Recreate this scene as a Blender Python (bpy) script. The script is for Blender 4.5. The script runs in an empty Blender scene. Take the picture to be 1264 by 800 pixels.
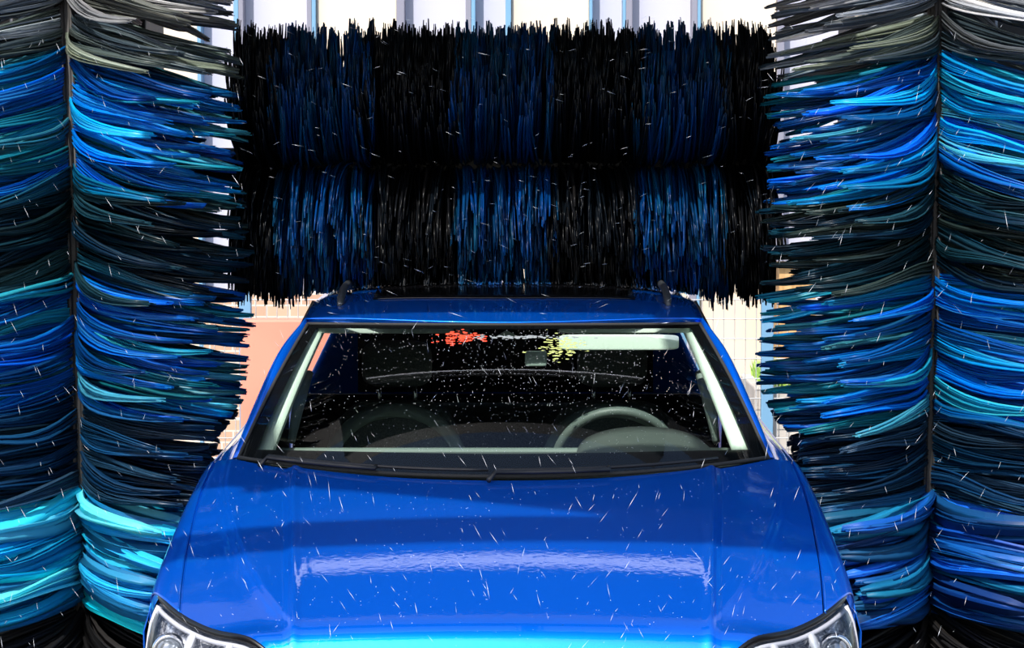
import bpy, math, random
import numpy as np
from mathutils import Vector

rnd = random.Random(7)
C = bpy.context.scene.collection
R = math.radians

# ------------------------------------------------------------------ camera
F_PX = 3400.0
CAM = (0.025, -6.4, 2.10)
PITCH = R(3.63)

def P(px, py, y):
    """point of the depth plane y that the photo shows at this pixel"""
    d = y - CAM[1]
    u = (px - 632.0) / F_PX
    v = (py - 400.0) / F_PX
    dy = math.cos(PITCH) - v * math.sin(PITCH)
    dz = -math.sin(PITCH) - v * math.cos(PITCH)
    return Vector((CAM[0] + u / dy * d, y, CAM[2] + dz / dy * d))

# ------------------------------------------------------------------ helpers
def tag(o, label=None, cat=None, group=None, kind=None):
    if label: o['label'] = label
    if cat: o['category'] = cat
    if group: o['group'] = group
    if kind: o['kind'] = kind
    return o

def empty(name, loc, label=None, cat=None, group=None):
    o = bpy.data.objects.new(name, None)
    C.objects.link(o); o.location = loc
    bpy.context.view_layer.update()
    return tag(o, label, cat, group)

def link(name, me, mat, parent=None, smooth=True):
    o = bpy.data.objects.new(name, me)
    C.objects.link(o)
    for m in (mat if isinstance(mat, (list, tuple)) else [mat]):
        me.materials.append(m)
    if smooth:
        me.polygons.foreach_set('use_smooth', [True] * len(me.polygons))
    if parent is not None:
        o.parent = parent
        o.matrix_parent_inverse = parent.matrix_world.inverted()
    return o

class MB:
    def __init__(s): s.v = []; s.f = []; s.m = []
    def grid(s, pts, close_u=False, close_v=False, m=0, flip=False, skip=None):
        """pts[i][j]"""
        b = len(s.v); nu = len(pts); nv = len(pts[0])
        for r in pts:
            for p in r: s.v.append(tuple(p))
        for i in range(nu if close_u else nu - 1):
            for j in range(nv if close_v else nv - 1):
                if skip and skip(i, j): continue
                a = b + i * nv + j
                c = b + ((i + 1) % nu) * nv + j
                a2 = b + i * nv + (j + 1) % nv
                c2 = b + ((i + 1) % nu) * nv + (j + 1) % nv
                q = (a, c, c2, a2)
                s.f.append(q[::-1] if flip else q); s.m.append(m)
        return s
    def box(s, x0, x1, y0, y1, z0, z1, m=0):
        b = len(s.v)
        for z in (z0, z1):
            for x, y in ((x0, y0), (x1, y0), (x1, y1), (x0, y1)): s.v.append((x, y, z))
        for q in ((0, 3, 2, 1), (4, 5, 6, 7), (0, 1, 5, 4), (1, 2, 6, 5), (2, 3, 7, 6), (3, 0, 4, 7)):
            s.f.append(tuple(b + k for k in q)); s.m.append(m)
        return s
    def tube(s, path, r, n=8, m=0, sx=1.0, cap=True):
        path = [Vector(p) for p in path]; k = len(path)
        rr = r if isinstance(r, (list, tuple)) else [r] * k
        rings = []
        up = Vector((0, 0, 1))
        for i, p in enumerate(path):
            t = (path[min(i + 1, k - 1)] - path[max(i - 1, 0)]).normalized()
            a = t.cross(up)
            if a.length < 1e-3: a = t.cross(Vector((0, 1, 0)))
            a.normalize(); c = a.cross(t).normalized()
            rings.append([p + (a * math.cos(q) * sx + c * math.sin(q)) * rr[i] for q in [2 * math.pi * j / n for j in range(n)]])
        b = len(s.v)
        s.grid(rings, close_v=True, m=m)
        if cap:
            s.f.append(tuple(b + j for j in range(n))); s.m.append(m)
            e = b + (k - 1) * n
            s.f.append(tuple(e + j for j in range(n))[::-1]); s.m.append(m)
        return s
    def lathe(s, prof, c, axis='z', n=32, m=0):
        rings = []
        for i in range(n):
            a = 2 * math.pi * i / n; row = []
            for r, h in prof:
                u, w = r * math.cos(a), r * math.sin(a)
                p = (u, w, h) if axis == 'z' else ((h, u, w) if axis == 'x' else (u, h, w))
                row.append((c[0] + p[0], c[1] + p[1], c[2] + p[2]))
            rings.append(row)
        return s.grid(rings, close_u=True, m=m)
    def rbox(s, c, size, r=0.02, n=4, m=0, fn=None):
        """rounded box (superellipsoid)"""
        e = 0.28 if r <= 0 else r
        rows = []
        def pw(v): return math.copysign(abs(v) ** e, v)
        nu, nv = 20, 28
        for i in range(nu + 1):
            a = -math.pi / 2 + math.pi * i / nu; row = []
            for j in range(nv):
                b = 2 * math.pi * j / nv
                p = Vector((pw(math.cos(a)) * pw(math.cos(b)) * size[0] / 2,
                            pw(math.cos(a)) * pw(math.sin(b)) * size[1] / 2,
                            pw(math.sin(a)) * size[2] / 2))
                if fn: p = fn(p)
                row.append((c[0] + p[0], c[1] + p[1], c[2] + p[2]))
            rows.append(row)
        return s.grid(rows, close_v=True, m=m, flip=True)
    def mesh(s, name='m'):
        me = bpy.data.meshes.new(name)
        me.from_pydata(s.v, [], s.f)
        if any(s.m): me.polygons.foreach_set('material_index', s.m)
        me.update(); return me
    def build(s, name, mat, parent=None, smooth=True, solid=None, bevel=None):
        o = link(name, s.mesh(name), mat, parent, smooth)
        if bevel:
            b = o.modifiers.new('b', 'BEVEL'); b.width = bevel; b.segments = 2; b.limit_method = 'ANGLE'
        if solid:
            d = o.modifiers.new('s', 'SOLIDIFY'); d.thickness = solid; d.offset = -1
        if not smooth or bevel: pass
        return o

def crom(pts, n):
    """Catmull-Rom through points -> n samples"""
    pts = [Vector(p) for p in pts]
    pts = [pts[0] * 2 - pts[1]] + pts + [pts[-1] * 2 - pts[-2]]
    k = len(pts) - 3; out = []
    for i in range(n):
        t = i / (n - 1) * k; a = min(int(t), k - 1); t -= a
        p0, p1, p2, p3 = pts[a:a + 4]
        out.append(0.5 * ((2 * p1) + (p2 - p0) * t + (2 * p0 - 5 * p1 + 4 * p2 - p3) * t * t + (3 * p1 - p0 - 3 * p2 + p3) * t ** 3))
    return out

def smooth_table(knots, sig=0.02, lo=None, hi=None):
    xs = np.array([k[0] for k in knots]); zs = np.array([k[1] for k in knots])
    g = np.linspace(xs[0] - .3, xs[-1] + .3, 3000)
    s0 = (zs[1] - zs[0]) / (xs[1] - xs[0]); s1 = (zs[-1] - zs[-2]) / (xs[-1] - xs[-2])
    v = np.interp(g, xs, zs)
    v = np.where(g < xs[0], zs[0] + s0 * (g - xs[0]), v)
    v = np.where(g > xs[-1], zs[-1] + s1 * (g - xs[-1]), v)
    st = g[1] - g[0]; n = int(3 * sig / st) + 1
    k = np.exp(-0.5 * (np.arange(-n, n + 1) * st / sig) ** 2); k /= k.sum()
    v2 = np.convolve(np.pad(v, n, mode='reflect', reflect_type='odd'), k, 'valid')
    return lambda y: float(np.interp(y, g, v2))

# ------------------------------------------------------------------ materials
def mat(name, col, rough=.5, metal=0., coat=0., spec=.5, alpha=None, emit=None, trans=0.):
    m = bpy.data.materials.new(name); m.use_nodes = True
    b = m.node_tree.nodes['Principled BSDF']
    b.inputs['Base Color'].default_value = (*col, 1)
    b.inputs['Roughness'].default_value = rough
    b.inputs['Metallic'].default_value = metal
    b.inputs['Coat Weight'].default_value = coat
    b.inputs['Coat Roughness'].default_value = .03
    b.inputs['Specular IOR Level'].default_value = spec
    b.inputs['Transmission Weight'].default_value = trans
    return m

def noisy(m, scale, c1, c2, bump=0., coords='Object', detail=4, lo=.35, hi=.65, stretch=None):
    nt = m.node_tree; n = nt.nodes; l = nt.links; b = n['Principled BSDF']
    tc = n.new('ShaderNodeTexCoord'); mp = n.new('ShaderNodeMapping')
    if stretch: mp.inputs['Scale'].default_value = stretch
    tx = n.new('ShaderNodeTexNoise'); tx.inputs['Scale'].default_value = scale; tx.inputs['Detail'].default_value = detail
    cr = n.new('ShaderNodeValToRGB'); cr.color_ramp.elements[0].position = lo; cr.color_ramp.elements[1].position = hi
    cr.color_ramp.elements[0].color = (*c1, 1); cr.color_ramp.elements[1].color = (*c2, 1)
    l.new(tc.outputs[coords], mp.inputs[0]); l.new(mp.outputs[0], tx.inputs['Vector'])
    l.new(tx.outputs['Fac'], cr.inputs[0]); l.new(cr.outputs[0], b.inputs['Base Color'])
    if bump:
        bp = n.new('ShaderNodeBump'); bp.inputs['Strength'].default_value = bump; bp.inputs['Distance'].default_value = .01
        l.new(tx.outputs['Fac'], bp.inputs['Height']); l.new(bp.outputs[0], b.inputs['Normal'])
    return m

def glass(name, tint, ior=1.5, rough=0.0, boost=1.0):
    m = bpy.data.materials.new(name); m.use_nodes = True
    nt = m.node_tree; n = nt.nodes; l = nt.links
    for x in list(n): n.remove(x)
    out = n.new('ShaderNodeOutputMaterial'); mx = n.new('ShaderNodeMixShader')
    tr = n.new('ShaderNodeBsdfTransparent'); tr.inputs[0].default_value = (*tint, 1)
    gl = n.new('ShaderNodeBsdfGlossy'); gl.inputs['Roughness'].default_value = rough
    fr = n.new('ShaderNodeFresnel'); fr.inputs[0].default_value = ior
    l.new(fr.outputs[0], mx.inputs[0]); l.new(tr.outputs[0], mx.inputs[1]); l.new(gl.outputs[0], mx.inputs[2])
    l.new(mx.outputs[0], out.inputs[0])
    return m

def paint_mat():
    m = mat('blue_paint', (.001, .115, .66), .38, .62, 1.0)
    nt = m.node_tree; n = nt.nodes; l = nt.links; b = n['Principled BSDF']
    b.inputs['Specular Tint'].default_value = (.02, .45, 1, 1); b.inputs['Specular IOR Level'].default_value = .25
    tc = n.new('ShaderNodeTexCoord')
    tx = n.new('ShaderNodeTexNoise'); tx.inputs['Scale'].default_value = 55; tx.inputs['Detail'].default_value = 3
    bp = n.new('ShaderNodeBump'); bp.inputs['Strength'].default_value = .10; bp.inputs['Distance'].default_value = .002
    l.new(tc.outputs['Object'], tx.inputs['Vector']); l.new(tx.outputs['Fac'], bp.inputs['Height'])
    l.new(bp.outputs[0], b.inputs['Coat Normal'])
    fl = n.new('ShaderNodeTexNoise'); fl.inputs['Scale'].default_value = 900
    bp2 = n.new('ShaderNodeBump'); bp2.inputs['Strength'].default_value = .25; bp2.inputs['Distance'].default_value = .0006
    l.new(tc.outputs['Object'], fl.inputs['Vector']); l.new(fl.outputs['Fac'], bp2.inputs['Height'])
    l.new(bp2.outputs[0], b.inputs['Normal'])
    return m

def bristle_mat(name, rough=.33, transl=.55):
    m = mat(name, (.5, .5, .5), rough, 0, 0, .5)
    nt = m.node_tree; n = nt.nodes; l = nt.links; b = n['Principled BSDF']
    at = n.new('ShaderNodeAttribute'); at.attribute_name = 'strand_colour'
    l.new(at.outputs['Color'], b.inputs['Base Color'])
    ts = n.new('ShaderNodeBsdfTranslucent'); l.new(at.outputs['Color'], ts.inputs[0])
    mx = n.new('ShaderNodeMixShader'); mx.inputs[0].default_value = transl
    l.new(b.outputs[0], mx.inputs[1]); l.new(ts.outputs[0], mx.inputs[2])
    l.new(mx.outputs[0], n['Material Output'].inputs[0])
    return m

PAINT = paint_mat()
BLACKP = mat('black_plastic', (.012, .012, .013), .45)
GAP = mat('dark_gap', (.003, .003, .004), .8)
FRIT = mat('black_glass_border', (.004, .004, .005), .25)
WGLASS = glass('windscreen_glass', (.88, .95, .91), 1.40)
SGLASS = glass('tinted_glass', (.03, .036, .036), 1.5)
LENS = glass('clear_lens', (.93, .95, .97), 1.45, .02)
RUBBER = mat('rubber', (.02, .02, .02), .8)
CHROME = mat('chrome', (.8, .8, .82), .12, 1)
SILVER = noisy(mat('silver_reflector', (.6, .6, .62), .25, .55), 90, (.10, .10, .12), (.75, .75, .80), .5)
ALLOY = mat('alloy', (.45, .45, .47), .3, 1)
MINT = mat('pale_trim', (.74, .86, .76), .7)
LINER = mat('headliner', (.50, .60, .53), .8)
DASHM = noisy(mat('dashboard_grey', (.05, .06, .055), .7), 300, (.045, .055, .05), (.075, .09, .08))
SEATM = noisy(mat('seat_fabric', (.03, .035, .035), .9), 200, (.11, .13, .125), (.19, .22, .21))
SEATL = mat('seat_piping_cloth', (.30, .38, .35), .8)
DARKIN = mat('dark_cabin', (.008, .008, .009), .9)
BRM = bristle_mat('bristle_plastic')
CLOTHM = bristle_mat('wash_cloth', .5, .4)
STEELD = noisy(mat('dark_steel', (.03, .03, .035), .6, .1), 12, (.010, .010, .012), (.026, .024, .022))

# ================================================================== THE CAR
car = empty('car', (0, 2.2, 0), 'glossy blue five-door car facing the viewer under the rotating wash brushes', 'car')

_k = [(.18, .62), (.225, .76), (.243, .81), (.262, .864), (.280, .900), (.305, .929)]
_y = .34
while _y < 1.19:
    _a = 1.18 - _y
    _k.append((_y, 1.186 - (.232 * _a + .5 * (.345 - .232) / .84 * _a * _a))); _y += .06
_k += [(1.24, 1.1995), (1.45, 1.243), (1.8, 1.30)]
zc = smooth_table(_k, .012)
yfk = smooth_table([(-.6, .30), (-.5, .255), (-.3, .238), (0, .233), (.3, .238), (.5, .255), (.57, .275), (.66, .33), (.80, .46), (.877, .57), (.91, .68)], .02)
def yf(x): return yfk(abs(x))
def yc(x): return 1.18 + .29 * (abs(x) / .77) ** 2.2
XS = smooth_table([(0, .868), (.3, .886), (.6, .897), (.85, .908), (1, .908)], .08)     # shoulder half width by b
x2k = smooth_table([(.30, .515), (.38, .54), (.5, .595), (.68, .66), (.87, .711), (1.07, .755), (1.27, .782), (1.5, .79)], .03)
x1k = smooth_table([(.25, .520), (.6, .545), (1.15, .590), (1.4, .60)], .05)
def softp(t, w): return w * math.log1p(math.exp(max(-40, min(40, t / w))))
def sstep(t): t = max(0, min(1, t)); return t * t * (3 - 2 * t)
def top_z(x, y, xs):
    x = abs(x)
    z = zc(y) - .030 * (x / .836) ** 2
    fade = sstep((y - .22) / .15)
    z -= .009 * sstep((x - x1k(y) + .004) / .022) * fade
    z += .005 * math.exp(-((x - x1k(y) + .012) / .014) ** 2) * fade
    d2 = x - x2k(y); f2 = sstep((y - .29) / .12)
    z -= (.011 * (1 - math.exp(-softp(d2, .002) / .016)) + .03 * softp(d2, .004) + .0030 * math.exp(-((d2 + .001) / .0045) ** 2)) * f2
    z -= .0028 * math.exp(-((x - x1k(y) - .002) / .0045) ** 2) * fade
    z -= .06 * max(0, x - .6) * (1 - sstep((y - .27) / .3))
    w = .060
    t = (x - (xs - w)) / w
    if t > 0: z -= .065 * (1 - math.sqrt(max(0, 1 - min(t, 1) ** 2)))
    return z
def us(b): return float(np.interp(b, [0, .25, .5, .75, 1], [.958, .952, .938, .918, .892]))
NB = 90
def top_point(u, b, sgn):
    xs = XS(b); x = u * xs
    y = yc(x) + (yf(x) - yc(x)) * b
    return (sgn * x, y, top_z(x, y, xs))

# hood: full width between the two shut lines
NH = 250
rows = []
for i in range(-NH, NH + 1):
    a = i / NH; s = -1 if a < 0 else 1; a = abs(a)
    rows.append([top_point(a * (us(j / NB) - .0028), .003 + .997 * j / NB, s) for j in range(NB + 1)])
hb = MB().grid(rows)
# turned-down rim
for r_ in (rows[0], rows[-1]):
    hb.grid([r_, [(p[0] * .997, p[1], p[2] - .02) for p in r_]])
rr = [r_[0] for r_ in rows]; hb.grid([rr, [(p[0], p[1] + .003, p[2] - .02) for p in rr]])
hood = hb.build('hood', PAINT, car)

# fenders (body)
body = MB()
shoulder = {}
for s in (-1, 1):
    rows = []
    for i in range(25):
        a = i / 24
        rows.append([top_point(us(j / NB) + .0028 + (1 - us(j / NB) - .0028) * (1 - (1 - a) ** 1.6), j / NB, s) for j in range(NB + 1)])
    body.grid(rows, flip=s < 0)
    body.grid([rows[0], [(p[0] * .997, p[1], p[2] - .02) for p in rows[0]]])
    shoulder[s] = [Vector(p) for p in rows[-1]]
# dark gutter under shut line
for s in (-1, 1):
    gut = MB()
    a = [top_point(us(j / NB) - .02, j / NB, s) for j in range(NB + 1)]
    b = [top_point(us(j / NB) + .02, j / NB, s) for j in range(NB + 1)]
    gut.grid([[(p[0], p[1], p[2] - .022) for p in a], [(p[0], p[1], p[2] - .022) for p in b]])
    gut.build('hood_seam', GAP, car)

# side panels
def belt(y): return 1.135 + .01 * (y - 1.5)
sh = shoulder[1]                       # from cowl (b=0) to front (b=1)
sx = sorted([(p.y, p.x, p.z) for p in sh])
sy_ = [p[0] for p in sx]
def sidex(y):
    if y < sy_[-1]: return float(np.interp(y, sy_, [p[1] for p in sx]))
    return float(np.interp(y, [sy_[-1], 2.0, 3.6, 4.15, 4.4], [sx[-1][1], .895, .905, .88, .80]))
def sidez(y):
    if y < sy_[-1]: return float(np.interp(y, sy_, [p[2] for p in sx]))
    return float(np.interp(y, [sy_[-1], 2.0, 4.4], [sx[-1][2], 1.135, 1.15]))
WHEELS = (.87, 3.55)
for s in (-1, 1):
    ys = np.linspace(sy_[0], 4.36, 150); rows = []
    for y in ys:
        row = []
        for k in range(26):
            t = k / 25
            z = sidez(y) + (.30 - sidez(y)) * t
            x = sidex(y) + .022 * math.sin(min(t * 3, 1) * math.pi / 2) - .05 * max(0, t - .8) * 4 + .008 * math.exp(-((t - .12) / .05) ** 2)
            row.append((s * x, y, z))
        rows.append(row)
    def sk(i, j, ys=ys):
        y = (ys[i] + ys[i + 1]) / 2; z = sidez(y) + (.30 - sidez(y)) * (j + .5) / 25
        return any((y - w) ** 2 + (z - .36) ** 2 < .385 ** 2 for w in WHEELS)
    body.grid(rows, flip=s < 0, skip=sk)
    # shoulder strip to the window line
    ys2 = np.linspace(1.52, 4.2, 50)
    body.grid([[(s * (sidex(y) + (.820 - .02 * sstep((y - 3.6) / .6) - .030 * sstep((2.1 - y) / .6) - sidex(y)) * t), y, sidez(y) + (1.185 - sidez(y)) * (1 - (1 - t) ** 2)) for y in ys2] for t in (0, .3, .6, 1)], flip=s > 0)

# roof
Rx = smooth_table([(2.05, .612), (2.6, .618), (3.2, .62), (3.8, .61), (4.15, .59)], .08)
Rz = smooth_table([(2.05, 1.578), (2.3, 1.597), (2.6, 1.605), (3.2, 1.605), (3.8, 1.575), (4.15, 1.54)], .06)
zr = smooth_table([(1.90, 1.572), (2.1, 1.606), (2.35, 1.630), (2.7, 1.648), (3.2, 1.650), (3.8, 1.615), (4.15, 1.575)], .05)
def roof_pt(u, t):
    y0 = 1.93 + .14 * abs(u) ** 2
    y = y0 + (4.15 - y0) * t
    x = u * Rx(y)
    return (x, y, zr(y) + (Rz(y) - zr(y)) * abs(u) ** 3)
us_ = [i / 24 for i in range(-24, 25)]
TS = [0, .004, .01] + [k / 40 for k in range(1, 41)]
body.grid([[roof_pt(u, t) for t in TS] for u in us_])
body.grid([[roof_pt(u, 0) for u in us_], [(roof_pt(u, 0)[0], roof_pt(u, 0)[1] + .012, roof_pt(u, 0)[2] - .02) for u in us_]])
# windscreen corner curves
def gb(u):   # glass bottom
    return Vector((u * .764, 1.20 + .30 * abs(u) ** 2.2, 1.192 + .020 * abs(u) ** 2))
def gt(u):   # glass top
    return Vector((u * .602, 1.925 + .115 * abs(u) ** 2, 1.569 - .004 * abs(u) ** 2))
def gl(u, t, off=0.):
    p = gb(u).lerp(gt(u), t)
    p.z += .018 * math.sin(math.pi * t) * 1.0 + .012 * math.cos(u * math.pi / 2) * math.sin(math.pi * t)
    return p + Vector((0, .45, -.9)) * off
# A pillars
for s in (-1, 1):
    G = [gl(s * 1.0, t / 20) for t in range(21)]
    O = crom([(s * .790, 1.53, 1.185), (s * .740, 1.72, 1.335), (s * .677, 1.90, 1.488), (s * .612, 2.07, 1.578)], 21)
    rows = []
    for k in range(6):
        a = k / 5
        rows.append([G[i].lerp(O[i], a) + Vector((s * .003, -.004, .012)) * math.sin(math.pi * a) for i in range(21)])
    body.grid(rows, flip=s < 0)
    # inner return of pillar
    body.grid([O, [p + Vector((-s * .03, .06, -.02)) for p in O]])
# rear
tail = []
for u in us_:
    a = abs(u)
    tail.append([roof_pt(u, 1), (u * .66, 4.24 - .05 * a * a, 1.42), (u * .78, 4.36 - .08 * a * a, 1.18), (u * .83, 4.43 - .1 * a * a, 1.0), (u * .85, 4.46 - .1 * a * a, .7), (u * .84, 4.46 - .1 * a * a, .35)])
body.grid(tail, flip=True)
body_o = body.build('body', PAINT, car)
wf = body_o.modifiers.new('s', 'SOLIDIFY'); wf.thickness = .004; wf.offset = -1

rw = MB().grid([[Vector(a).lerp(Vector(b), t) + Vector((0, .006, .006)) for t in (.1, .5, .9)] for a, b in [((u * .50, 4.155 - .0 * u, 1.572), (u * .66, 4.345 - .05 * u * u, 1.21)) for u in [k / 8 for k in range(-8, 9)]]])
rw.build('rear_window', SGLASS, car, solid=.004)['label'] = 'dark rear glass'
# side windows
for s in (-1, 1):
    top = crom([(s * .788, 1.55, 1.19), (s * .732, 1.75, 1.335), (s * .670, 1.93, 1.482), (s * .614, 2.10, 1.572)], 16)[:-1] + [Vector((s * Rx(y), y, Rz(y) - .004)) for y in np.linspace(2.12, 3.95, 24)]
    bot = []
    n = len(top)
    for i in range(n):
        y = 1.55 + (4.12 - 1.55) * (max(0, (top[i].y - 1.55)) / (3.95 - 1.55)) ** 1.0
        bot.append(Vector((s * (.820 - .02 * sstep((y - 3.6) / .6) - .030 * sstep((2.1 - y) / .6)), y, 1.185)))
    m = MB().grid([[bot[i].lerp(top[i], t) + Vector((s * .006 * math.sin(math.pi * t), 0, 0)) for i in range(n)] for t in (0, .2, .4, .6, .8, 1)], flip=s > 0)
    so = m.build('side_window', SGLASS, car)
    so['label'] = 'tinted side glass'
    for yy in (2.62, 3.45):
        pm = MB()
        k = min(range(n), key=lambda i: abs(top[i].y - yy))
        pm.tube([bot[k] + Vector((s * .004, 0, 0)), bot[k].lerp(top[k], .5) + Vector((s * .010, 0, 0)), top[k] + Vector((s * .001, 0, 0))], .012, 8)
        pm.build('door_pillar', BLACKP, car)

# panoramic roof glass
pg = MB().grid([[tuple(Vector(roof_pt(u * .68, t)) + Vector((0, 0, .004))) for t in [.175 + .5 * k / 14 for k in range(15)]] for u in [i / 14 for i in range(-14, 15)]])
pg.build('roof_glass', mat('black_roof_glass', (.004, .004, .005), .12), car, solid=.003)
# roof rails
RAILG = mat('rail_grey', (.05, .055, .06), .4, .3)
for s in (-1, 1):
    m = MB()
    pts = []
    for k in range(25):
        t = k / 24; y = 2.28 + 1.75 * t
        q = Vector(roof_pt(s * .845, (y - 2.03) / 2.12))
        pts.append(q + Vector((0, 0, .002 + .026 * min(1, math.sin(math.pi * min(max(t, .0), 1)) * 3))))
    m.tube(pts, [.008] + [.014] * 23 + [.008], 10, sx=.9)
    m.build('roof_rail', RAILG, car)

# windscreen
us2 = [i / 20 for i in range(-20, 21)]
ts2 = [i / 16 for i in range(17)]
ws = MB().grid([[gl(u, t) for t in ts2] for u in us2])
ws.build('windscreen', WGLASS, car)
def win(u, t): return gl(u, t, .004)
# black border
fr = MB()
iu, it0, it1 = .945, .125, .972
def ring(u, t): return win(u, t)
outer = [(u, 0) for u in us2] + [(1, t) for t in ts2[1:]] + [(u, 1) for u in us2[::-1][1:]] + [(-1, t) for t in ts2[::-1][1:-1]]
def inn(u, t):
    a0 = it0 - .055 * abs(u) ** 3; return (max(-iu, min(iu, u * iu / 1.0)), a0 + (it1 - a0) * t)
o1 = [ring(u, t) for u, t in outer]; i1 = [ring(*inn(u, t)) for u, t in outer]
mid = [a.lerp(b, .5) for a, b in zip(o1, i1)]
fr.grid([o1, mid, i1], close_v=True)
fr.build('windscreen_border', FRIT, car)
# rubber edge visible round the glass
seal = MB().tube([gl(u, 0, -.002) for u in us2], .006, 6).tube([gl(u, 1, -.001) for u in us2], .005, 6)
for s in (-1, 1): seal.tube([gl(s, t, -.001) for t in ts2], .005, 6)
seal.build('windscreen_seal', RUBBER, car)

# cowl panel and wipers
cw = MB()
rows = []
for u in us2:
    a = Vector(top_point(abs(u) * .93, .0, 1 if u >= 0 else -1)); a.z -= .012
    b = gb(u) + Vector((0, .02, -.01))
    rows.append([a + Vector((0, -.02, -.012)), a.lerp(b, .3) + Vector((0, 0, -.012)), a.lerp(b, .7) + Vector((0, 0, -.008)), b])
cw.grid(rows); cw.build('cowl_panel', BLACKP, car)
for x0, x1 in ((-.66, -.04), (-.02, .60)):
    m = MB()
    pth = [gl(x0 / .75 + (x1 - x0) / .75 * k / 12, .015, -.014) for k in range(13)]
    m.tube(pth, .005, 6)
    pa = [gl(x0 / .75 + (x1 - x0) / .75 * k / 6, .0, -.018) + Vector((0, -.01, 0)) for k in range(4)]
    m.tube([pa[0] + Vector((-.02, -.03, -.02))] + pa + [pth[6]], .0075, 6)
    m.build('wiper', BLACKP, car)

# ---- nose, grille, headlights
plan = []
xsn = [0, .1, .2, .3, .4, .47, .53, .565, .6, .63, .66, .695, .73, .765, .80, .83, .855, .877, .888, .897, .905]
prof = [(0, 0), (.022, -.022), (.042, -.055), (.055, -.095), (.064, -.14), (.068, -.19), (.075, -.28), (.085, -.38), (.06, -.50), (-.02, -.60)]
def edge(x):
    ax = abs(x)
    return Vector((x, yf(ax), top_z(x, yf(ax), .908)))
def nose(x, k):
    s = -1 if x < 0 else 1; ax = abs(x)
    e = edge(ax)
    sl = (yf(ax + .004) - yf(ax - .004)) / .008
    nrm = Vector((sl, -1, 0)).normalized()
    fac = 1 - .8 * sstep((ax - .84) / .065)
    if isinstance(k, float) and k != int(k):
        i = int(k); a, b = prof[i], prof[i + 1]; o = (a[0] + (b[0] - a[0]) * (k - i), a[1] + (b[1] - a[1]) * (k - i))
    else: o = prof[int(k)]
    zs = (e.z - .25) / (e.z - .25 + 0) if e.z else 1
    dz = o[1] if o[1] > -.2 else o[1] + (0.80 - e.z) * sstep((-o[1] - .2) / .15)
    p = e + nrm * o[0] * fac + Vector((0, 0, dz))
    if s < 0: p.x = -p.x
    return p
allx = [-x for x in xsn[::-1]] + xsn[1:]
nb = MB()
nb.grid([[nose(x, k) for k in range(10)] for x in allx], flip=True,
        skip=lambda i, j: (j < 5 and .565 - 1e-6 <= min(abs(allx[i]), abs(allx[i + 1])) and max(abs(allx[i]), abs(allx[i + 1])) <= .877 + 1e-6)
        or (1 <= j < 6 and max(abs(allx[i]), abs(allx[i + 1])) <= .53 + 1e-6))
nb.build('front_bumper', PAINT, car)
gm = MB()
gx = [x / 20 * .535 for x in range(-20, 21)]
gm.grid([[nose(x, 1 + 5 * k / 8) + Vector((0, .03, 0)) for k in range(9)] for x in gx], flip=True)
gm.build('grille', BLACKP, car)
gs = MB()
for k in (1.6, 2.9, 4.2, 5.5): gs.tube([nose(x, k) + Vector((0, .012, 0)) for x in gx], .007, 6)
gs.build('grille_slat', CHROME, car)

for s in (-1, 1):
    hx = [s * (.565 + (.877 - .565) * k / 24) for k in range(25)]
    ks = [k / 4 for k in range(21)]
    lens = MB().grid([[nose(x, float(k)) + Vector((0, 0, -.012 * (1 - k / 5))) for k in ks] for x in hx], flip=s > 0)
    hl = lens.build('headlight', LENS, car, solid=None)
    hl['label'] = 'clear headlight with silver reflector'
    # housing
    def inward(x, k, dpt):
        return nose(x, float(k)) + Vector((-s * .01, dpt, -.03 * (1 - k / 5)))
    hs = MB().grid([[inward(x, k, .045 + .02 * math.sin(i * 1.1) * math.sin(k * 2.2)) for k in ks] for i, x in enumerate(hx)], flip=s > 0)
    hs.build('reflector', SILVER, hl)
    bz = MB().tube([nose(x, .75) + Vector((0, .016, -.012)) for x in hx], .0065, 8)
    bz.tube([nose(s * (.862 + .006 * math.sin(k / 2)), float(k)) + Vector((-s * .004, .012, 0)) for k in (.9, 1.5, 2.2, 3., 4., 4.8)], .0085, 8)
    bz.build('light_guide', mat('light_guide_white', (.50, .50, .55), .3), hl)
    # black seal along the top
    sm = MB().grid([[nose(x, 0) + Vector((0, .003, .0015)), nose(x, 0) + Vector((0, .0, .001)), nose(x, .15) + Vector((0, -.001, -.001)), nose(x, .22) + Vector((0, 0, -.006)), nose(x, .25) + Vector((0, .02, -.02))] for x in [s * .54] + hx + [s * .882]], flip=s > 0)
    sm.build('seal', FRIT, hl)
    for xx, k, r0 in ((.80, 2.6, .034), (.70, 2.7, .036), (.615, 2.9, .030)):
        c = nose(s * xx, k) + Vector((0, .035, -.012))
        b1 = MB().lathe([(r0 + .010, .02), (r0 + .010, -.004), (r0 + .004, -.010), (r0, -.006), (r0, .01)], c, 'y', 28)
        b1.build('bezel', CHROME, hl)
        b2 = MB().lathe([(r0 * math.cos(a), -.024 * math.sin(a)) for a in [k_ * math.pi / 16 for k_ in range(9)]], c, 'y', 28)
        b2.build('projector', mat('projector_glass', (.25, .27, .30), .04, .6), hl)
    for xx in (.755, .655):
        w1 = MB().grid([[nose(s * (xx + dx), k) + Vector((0, dy, 0)) for k in (1.1, 2., 3., 4., 4.9)] for dx, dy in ((-.012, .045), (-.007, .018), (.007, .018), (.012, .045))])
        w1.build('divider', mat('divider_pale', (.75, .76, .80), .2, .3), hl)

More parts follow.
